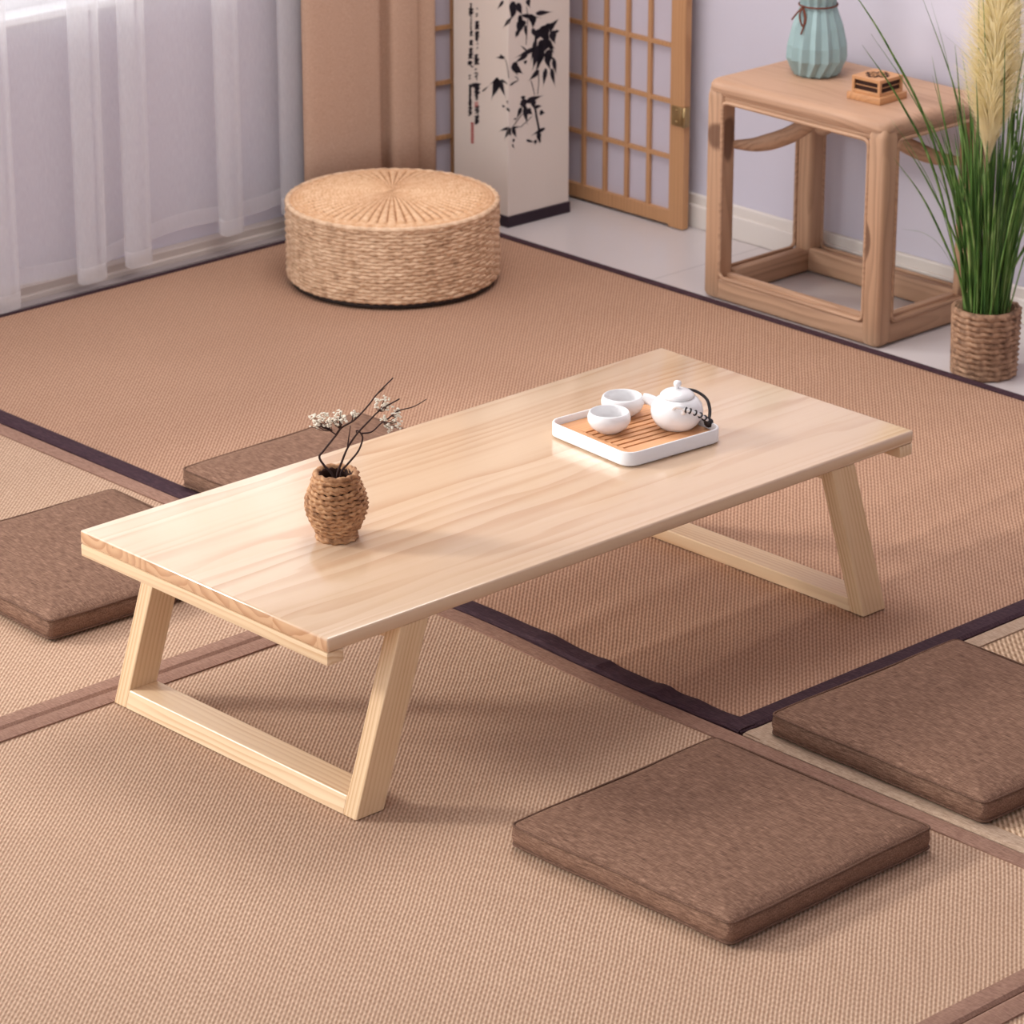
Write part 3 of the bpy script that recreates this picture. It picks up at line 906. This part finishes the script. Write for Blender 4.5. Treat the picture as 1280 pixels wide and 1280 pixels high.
plume([gp(-.017, .40, -.035), gp(-.016, .52, -.05), gp(-.013, .68, -.06), gp(-.003, .90, -.06)], .088, 7500, .085, m_plume, 4)
bm = bmesh.new(); tube(bm, [gp(-.004, .10), gp(-.012, .25, -.01), gp(-.017, .41, -.036)], .0022, 6); obj('plume_stalk', bm, m_stalk, G, True)
plume([gp(.088, .31, -.02), gp(.094, .38, -.02), gp(.105, .46, -.02), gp(.11, .52, -.02)], .026, 900, .05, m_plume_green, 9)
bm = bmesh.new(); tube(bm, catmull([gp(.01, .10), gp(.05, .22, -.01), gp(.088, .315, -.02)], 6), .0016, 6); obj('plume_stalk', bm, m_stalk, G, True)
bm = bmesh.new()
pts = catmull([gp(.03, .30, .01), gp(.040, .45, .01), gp(.036, .60, .01), gp(.030, .76, .01)], 30)
tube(bm, pts, .0016, 6)
for i, p in enumerate(pts):
    if i % 2 == 0 and i > 20:
        a = i*2.4
        bmesh.ops.create_icosphere(bm, subdivisions=1, radius=.0034, matrix=Matrix.Translation(p+V((math.cos(a)*.003, math.sin(a)*.003, 0))) @ Matrix.Diagonal((.7, .7, 1.5, 1)))
obj('seed_stalk', bm, m_leaf, G, True)

# ------------------------------------------------------------------ painted paper lamp column
ang = math.radians(-1.5)
Lp = thing('paper_column', 'tall square paper covered column with black bamboo painting by the folding screen', 'column', (2.150, 1.930, 0), ang)
a = .173
obj('plinth', one(bx, -.003, a+.003, -.003, a+.003, 0, .024, .002), m_plinth, Lp)
obj('paper_body', one(bx, 0, a, 0, a, .024, 1.15, .0012), m_paper, Lp)
def facept(s, z):      # s>0 runs along the front face, s<0 along the left face, both from the shared edge
    return V((s, -.0005, z)) if s >= 0 else V((-.0005, -s, z))
def stroke(bm, P, W):
    """brush stroke: polyline of (s, z) in metres, half widths W; split where it wraps round the edge"""
    pts = catmull([V((p[0], p[1], 0)) for p in P], 5) if len(P) > 2 else [V((*P[0], 0)).lerp(V((*P[1], 0)), i/8) for i in range(9)]
    m = len(pts)
    rows = []
    for i, p in enumerate(pts):
        t = i/(m-1)
        d = (pts[min(i+1, m-1)]-pts[max(i-1, 0)]).normalized(); n = V((-d.y, d.x, 0))
        x = t*(len(W)-1); j = min(int(x), len(W)-2); w = W[j]+(W[j+1]-W[j])*(x-j)
        rows.append((p+n*w, p-n*w))
    for (a0, b0), (a1, b1) in zip(rows, rows[1:]):
        if (a0-b0).length+(a1-b1).length < 1e-6: continue
        Q = [a0, b0, b1, a1]
        pos = [q.x >= 0 for q in Q]
        for side in ((True,) if all(pos) else (False,) if not any(pos) else (True, False)):
            pol = []
            for i in range(4):
                p, q = Q[i], Q[(i+1) % 4]
                if (p.x >= 0) == side: pol.append(p)
                if (p.x >= 0) != (q.x >= 0):
                    t = p.x/(p.x-q.x); r = p.lerp(q, t); r.x = 1e-5 if side else -1e-5; pol.append(r)
            if len(pol) >= 3:
                try: bm.faces.new([bm.verts.new(facept(p.x, p.y)) for p in pol])
                except ValueError: pass
# strokes are written on a sheet of 768 x 1280 marks with the column's edge at mark 232
def sh(x, y):
    s = (x-232)/6.4/(442 if x > 232 else 408)
    z = .4875 - y/6.4/588 - (abs(x-232)*.040/588 if x > 232 else abs(x-232)*.048/588)
    return (s, z)
LEAVES = [(420, 215, 470, 300, 16), (520, 250, 560, 380, 24), (450, 300, 405, 500, 18), (490, 430, 440, 590, 16), (545, 300, 600, 420, 18), (530, 420, 575, 560, 20), (500, 300, 470, 420, 26), (585, 160, 560, 260, 20), (290, 60, 240, 170, 14), (325, 120, 350, 210, 14), (270, 5, 250, 150, 26), (250, 140, 185, 222, 12), (300, 20, 345, 120, 22), (385, -20, 405, 55, 18), (195, 0, 135, 72, 10), (330, 110, 300, 190, 16),
 (335, 150, 305, 290, 30), (312, 235, 284, 300, 16), (365, 190, 382, 312, 13), (435, 110, 425, 232, 22), (340, 112, 500, 126, 12), (400, 105, 445, 195, 20), (350, 150, 340, 230, 24),
 (450, 92, 592, 70, 14), (520, 195, 610, 170, 16), (580, 185, 640, 118, 12), (470, 235, 600, 165, 20), (480, 220, 428, 335, 28), (510, 205, 540, 330, 40), (580, 225, 605, 345, 28),
 (600, 232, 642, 224, 10), (550, 335, 608, 372, 13), (480, 350, 420, 560, 34), (500, 380, 470, 540, 28), (475, 550, 385, 642, 17), (545, 380, 560, 520, 32), (520, 320, 500, 430, 40), (530, 530, 508, 690, 17),
 (575, 530, 610, 690, 16), (590, 450, 618, 590, 17), (555, 440, 608, 448, 10), (440, 372, 272, 458, 15), (385, 420, 262, 505, 14), (378, 392, 318, 345, 5), (366, 470, 368, 508, 14),
 (275, 490, 310, 605, 26), (285, 530, 355, 582, 20), (205, 450, 122, 448, 9), (168, 432, 205, 448, 8), (150, 615, 92, 800, 27), (150, 620, 135, 745, 26), (165, 630, 218, 785, 20),
 (152, 612, 70, 675, 7), (175, 628, 245, 672, 7), (245, 674, 312, 622, 6), (20, 718, 80, 668, 5), (185, 838, 216, 846, 7), (228, 795, 234, 832, 6), (222, 855, 248, 892, 9),
 (350, 755, 345, 795, 18), (345, 785, 362, 885, 26), (335, 850, 292, 955, 15), (365, 840, 386, 1000, 20), (385, 865, 430, 910, 20), (372, 805, 525, 742, 18), (430, 790, 440, 868, 20), (440, 846, 506, 832, 11),
 (482, 888, 532, 892, 17), (295, 940, 266, 950, 6), (525, 1016, 408, 1082, 12), (472, 1050, 486, 1148, 18), (452, 1110, 444, 1158, 13), (376, 1114, 455, 1136, 8), (240, 1012, 148, 1048, 8),
 (252, 1018, 198, 1118, 14), (266, 1018, 302, 1104, 15), (242, 1045, 252, 1092, 8), (278, 1105, 268, 1142, 10), (264, 1148, 286, 1192, 6), (258, 1018, 352, 1004, 6)]
STEMS = [([(375, 40), (385, 130), (378, 230), (372, 345)], 3), ([(412, 630), (428, 690), (440, 745)], 3.5), ([(470, 540), (474, 640), (464, 742)], 3.5), ([(208, 462), (226, 520), (236, 615)], 3.5), ([(285, 600), (310, 630), (245, 672)], 3),
 ([(446, 850), (458, 930), (474, 1010), (486, 1130)], 9), ([(345, 900), (300, 960), (262, 1018)], 3.5), ([(420, 920), (360, 980), (330, 1008)], 3)]
bm = bmesh.new()
K = 1/6.4/500
for x0, y0, x1, y1, w in LEAVES:
    bend = ((x0*7+y1*3) % 11-5)*1.2
    mx, my = (x0+x1)/2+bend*.6, (y0+y1)/2-abs(bend)*.3
    stroke(bm, [sh(x0, y0), sh(mx, my), sh(x1, y1)], [w*K*.5, w*K*1.2, w*K*1.05, w*K*.55, w*K*.1, 0])
for P_, w in STEMS: stroke(bm, [sh(*p) for p in P_], [w*K]*3)
obj('bamboo_painting', bm, m_ink, Lp)
# two columns of brush writing and the red seals, on a sheet of 512 x 1280 marks
def sc2(x, y): return sh(x-192, y)
bm = bmesh.new()
g = random.Random(21)
def glyph(cx, cy, w, hh, n, k):
    for i in range(n):
        t = (i+.5)/n
        y = cy-hh/2+hh*t
        if i % 3 == 2: P_ = [sc2(cx+g.uniform(-.2, .2)*w, y-hh*.45), sc2(cx+g.uniform(-.3, .3)*w, y+hh*.35)]
        elif i % 3 == 1: P_ = [sc2(cx+w*.35, y-hh*.14), sc2(cx-w*.45, y+hh*.18)]
        else: P_ = [sc2(cx-w*.45, y+g.uniform(-2, 6)), sc2(cx, y-5), sc2(cx+w*.5, y+g.uniform(-6, 3))]
        stroke(bm, P_, [k*K*.5, k*K*.8, k*K*.3])
for cx, cy, w, hh, n, k in ((122, 28, 22, 40, 3, 7), (122, 72, 44, 48, 5, 9), (122, 122, 18, 30, 2, 6), (122, 165, 26, 40, 3, 5), (120, 208, 22, 36, 3, 6), (124, 250, 30, 40, 4, 7), (122, 325, 32, 36, 4, 11),
    (120, 385, 36, 36, 4, 8), (118, 430, 44, 40, 4, 9), (112, 490, 44, 34, 3, 10), (132, 518, 20, 16, 1, 8), (110, 600, 22, 40, 2, 7), (112, 700, 26, 80, 5, 9), (112, 770, 26, 70, 5, 9), (112, 820, 34, 40, 3, 12), (112, 876, 38, 64, 5, 9),
    (172, 52, 20, 16, 1, 4), (170, 102, 24, 26, 2, 6), (172, 172, 40, 34, 4, 7), (172, 200, 40, 36, 4, 8), (172, 256, 40, 40, 4, 9), (170, 296, 34, 34, 3, 8), (174, 350, 18, 60, 2, 5), (164, 440, 34, 40, 3, 9), (168, 476, 44, 44, 4, 12),
    (160, 540, 24, 14, 1, 6), (164, 590, 36, 56, 3, 7), (160, 668, 84, 22, 2, 12), (170, 720, 50, 70, 6, 11), (168, 772, 30, 30, 2, 8), (170, 870, 44, 60, 6, 7), (168, 948, 42, 60, 5, 10)):
    glyph(cx, cy, w, hh, n, k)
stroke(bm, [sc2(118, 665), sc2(112, 730), sc2(112, 800)], [8*K, 9*K, 7*K])
obj('calligraphy', bm, m_ink, Lp)
bm = bmesh.new()
for y in range(975, 1135, 22):
    stroke(bm, [sc2(116, y), sc2(144, y+3)], [5*K, 6*K, 4*K]); stroke(bm, [sc2(126+(y % 3)*5, y-8), sc2(130, y+14)], [4*K, 4*K])
for y in (810, 828, 842): stroke(bm, [sc2(148, y), sc2(180, y-4)], [4*K, 4*K])
obj('red_seal', bm, m_red, Lp)

# ------------------------------------------------------------------ folding screen
SX, SYa, SYb = 2.418, 1.662, 2.072
F = thing('folding_screen', 'wooden lattice folding screen with paper panes in the far corner', 'folding screen', (SX, SYb, 0))
def panel(origin, dirv, W, flip, inv=False):
    """panel standing on the floor: origin is the hinge end, dirv its run, thickness goes to the room side of the run"""
    d = V((dirv[0], dirv[1], 0)).normalized(); n = V((-d.y, d.x, 0))*flip
    O_ = V((origin[0], origin[1], 0))
    H_ = 1.55
    def slab(bm, u0, u1, z0, z1, t0, t1, bev=.0012):
        if inv: t0, t1 = .018-t1, .018-t0
        P_ = [O_+d*u0+n*t0, O_+d*u1+n*t0, O_+d*u1+n*t1, O_+d*u0+n*t1]
        hexa(bm, [(p.x, p.y, z0) for p in P_]+[(p.x, p.y, z1) for p in P_], bev)
    bm = bmesh.new()
    slab(bm, 0, .042, .002, H_, 0, .018); slab(bm, W-.042, W, .002, H_, 0, .018)
    slab(bm, .0415, W-.0415, .006, .036, .001, .017); slab(bm, .0415, W-.0415, H_-.04, H_, .001, .017)
    fr = obj('panel_frame', bm, m_screen, F)
    bm = bmesh.new()
    nx = 5
    for i in range(1, nx):
        u = .042+(W-.084)*i/nx
        slab(bm, u-.0045, u+.0045, .034, H_-.038, .008, .0155, 0)
    for k in range(1, 13):
        z = .032+.1195*k
        if z < H_-.05: slab(bm, .041, W-.041, z-.0045, z+.0045, .0075, .0150, 0)
    obj('lattice', bm, m_screen, fr)
    obj('paper', one(slab, .041, W-.041, .034, H_-.038, .004, .0065, 0), m_washi, fr)
    return fr
panel((0, 0), (0, -1), SYb-SYa, -1)
panel((-.004, .022), (-.975, .175), .40, -1, True)
hy = SYa-SYb
for z in (.225, 1.2):
    bm = bmesh.new()
    bx(bm, -.0215, -.018, hy+.004, hy+.034, z, z+.042, .0006)
    tube(bm, [(-.021, hy-.003, z), (-.021, hy-.003, z+.042)], .0042, 10)
    bx(bm, -.021, -.004, hy-.0035, hy-.0005, z, z+.042, .0004)
    for a_ in (.009, .033):
        bmesh.ops.create_icosphere(bm, subdivisions=2, radius=.003, matrix=Matrix.Translation((-.0216, hy+.019, z+a_)))
    obj('hinge', bm, m_brass, F, True)

# ------------------------------------------------------------------ curtains
def cloth_strip(bm, path, z0, z1, n=14, taper=0):
    for a, b in zip(path, path[1:]):
        pass
    R = []
    for i in range(n+1):
        z = z0+(z1-z0)*i/n
        R.append([(x+(taper*(z1-z)/(z1-z0))*math.sin(x*9), y, z) for x, y in path])
    rings(bm, R, False, False, False)
def thick(o, t):
    m = o.modifiers.new('thickness', 'SOLIDIFY'); m.thickness = t; m.offset = 0; return o
def folds(spec, n=10):
    return [(p.x, p.y) for p in catmull([V((x, y, 0)) for x, y in spec], n)]
# sheer: flat stretches set back, narrow doubled folds brought forward
yb, yf = 2.190, 2.150
spec = [(.70, yb), (.86, yb)]
for x0, x1 in ((.985, 1.050), (1.200, 1.262), (1.318, 1.376), (1.560, 1.614)):
    ym = (yb+yf)/2
    spec += [(x0-.030, yb-.001), (x1-.012, yb-.003), (x1-.002, yb-.010), (x1-.014, ym+.002), (x0+.008, ym-.002), (x0-.002, yf+.010), (x0+.010, yf), (x1-.012, yf-.003), (x1+.004, yf+.006), (x1+.006, yb-.012), (x1+.018, yb-.003), (x1+.035, yb)]
ym = (yb+yf)/2
spec += [(1.70, yb-.002), (1.79, yb-.002), (1.80, yb-.010), (1.785, ym+.002), (1.735, ym), (1.725, yf+.010), (1.74, yf+.004), (1.785, yf+.004), (1.80, yf+.012)]
Sh = thing('sheer_curtain', 'white sheer curtain hanging in soft folds across the window wall', 'curtain', (0, 0, 0))
path = folds(spec, 6)
bm = bmesh.new()
# hem follows the floor with small waves
def hem_z(x, y):
    back = max(0, min(1, (y-2.150)/.035))
    return .016+.050*max(0, min(1, (x-1.02)/.75)) + back*(.022+.010*math.sin(x*14))
R = []
for i in range(26):
    t = i/25
    R.append([(x+.006*math.sin(t*2.2)*math.sin(x*11), y, (hem_z(x, y)+.032)*(1-t)+2.42*t) for x, y in path])
rings(bm, R, False, False, False)
obj('sheer_panel', bm, m_sheer, Sh, True)
bm = bmesh.new()
R = [[(x, y-.0006, hem_z(x, y)+.034*t) for x, y in path] for t in (0, .25, .5, .75, 1)]
rings(bm, R, False, False, False)
obj('hem', bm, m_sheer_hem, Sh, True)
cb = [(1.770, 2.140), (1.785, 2.125), (1.86, 2.118), (1.93, 2.120), (1.966, 2.124), (1.974, 2.145), (1.985, 2.158), (1.998, 2.146), (2.003, 2.122), (2.03, 2.116), (2.066, 2.118), (2.074, 2.126), (2.085, 2.132), (2.10, 2.126), (2.118, 2.122), (2.126, 2.130)]
Cb = thing('brown_curtain', 'opaque tan curtain hanging behind the straw pouf', 'curtain', (0, 0, 0))
bm = bmesh.new(); cloth_strip(bm, folds(cb, 6), .02, 2.42)
thick(obj('curtain_panel', bm, m_curtain, Cb, True), .0015)

# ------------------------------------------------------------------ light
w = bpy.data.worlds.new('daylight'); sc.world = w; w.use_nodes = True
bg = w.node_tree.nodes['Background']
bg.inputs[0].default_value = (.94, .995, 1.04, 1); bg.inputs[1].default_value = 1.6
sun = bpy.data.lights.new('sun', 'SUN'); sun.energy = 2.1; sun.angle = math.radians(8); sun.color = (1, .975, .92)
so = bpy.data.objects.new('sun', sun); C.objects.link(so)
e_ = math.radians(25)
d = V((.61*math.cos(e_), -.79*math.cos(e_), -math.sin(e_)))
so.rotation_euler = d.to_track_quat('-Z', 'Y').to_euler(); so.location = (-2, 5, 3)

wl = bpy.data.lights.new('window_daylight', 'AREA'); wl.shape = 'RECTANGLE'; wl.size = 1.7; wl.size_y = 1.3; wl.energy = 21; wl.color = (1, .985, .97)
wo = bpy.data.objects.new('window_daylight', wl); C.objects.link(wo); wo.location = (-1.0, WL+.03, 1.35)
wo.rotation_euler = V((.30, -.85, -.42)).to_track_quat('-Z', 'Y').to_euler()
lamp = bpy.data.lights.new('overhead_fill', 'AREA'); lamp.shape = 'DISK'; lamp.size = 1.4; lamp.energy = 32; lamp.color = (1, .99, .99)  # unseen fill light added overhead to brighten the back of the room
lo = bpy.data.objects.new('overhead_fill', lamp); C.objects.link(lo); lo.location = (1.35, .95, 2.62)

# ------------------------------------------------------------------ camera
cam = bpy.data.cameras.new('camera'); co = bpy.data.objects.new('camera', cam); C.objects.link(co)
cam.sensor_width = 36; cam.lens = 4572.5/1280*36; cam.clip_start = .1
r, u, f = V((.7276, -.6860, .0009)), V((.2491, .2651, .9315)), V((.6390, .6776, -.3640))
M = Matrix((r.normalized(), u.normalized(), -f.normalized())).transposed().to_4x4()
M.translation = (-2.9211, -3.4583, 2.2469)
co.matrix_world = M
cam.dof.use_dof = True; cam.dof.focus_distance = 5.25; cam.dof.aperture_fstop = 11.5
sc.camera = co
sc.view_settings.view_transform = 'Standard'; sc.view_settings.look = 'None'
sc.view_settings.gamma = 1; sc.view_settings.use_curve_mapping = False
sc.view_settings.exposure = 0.15
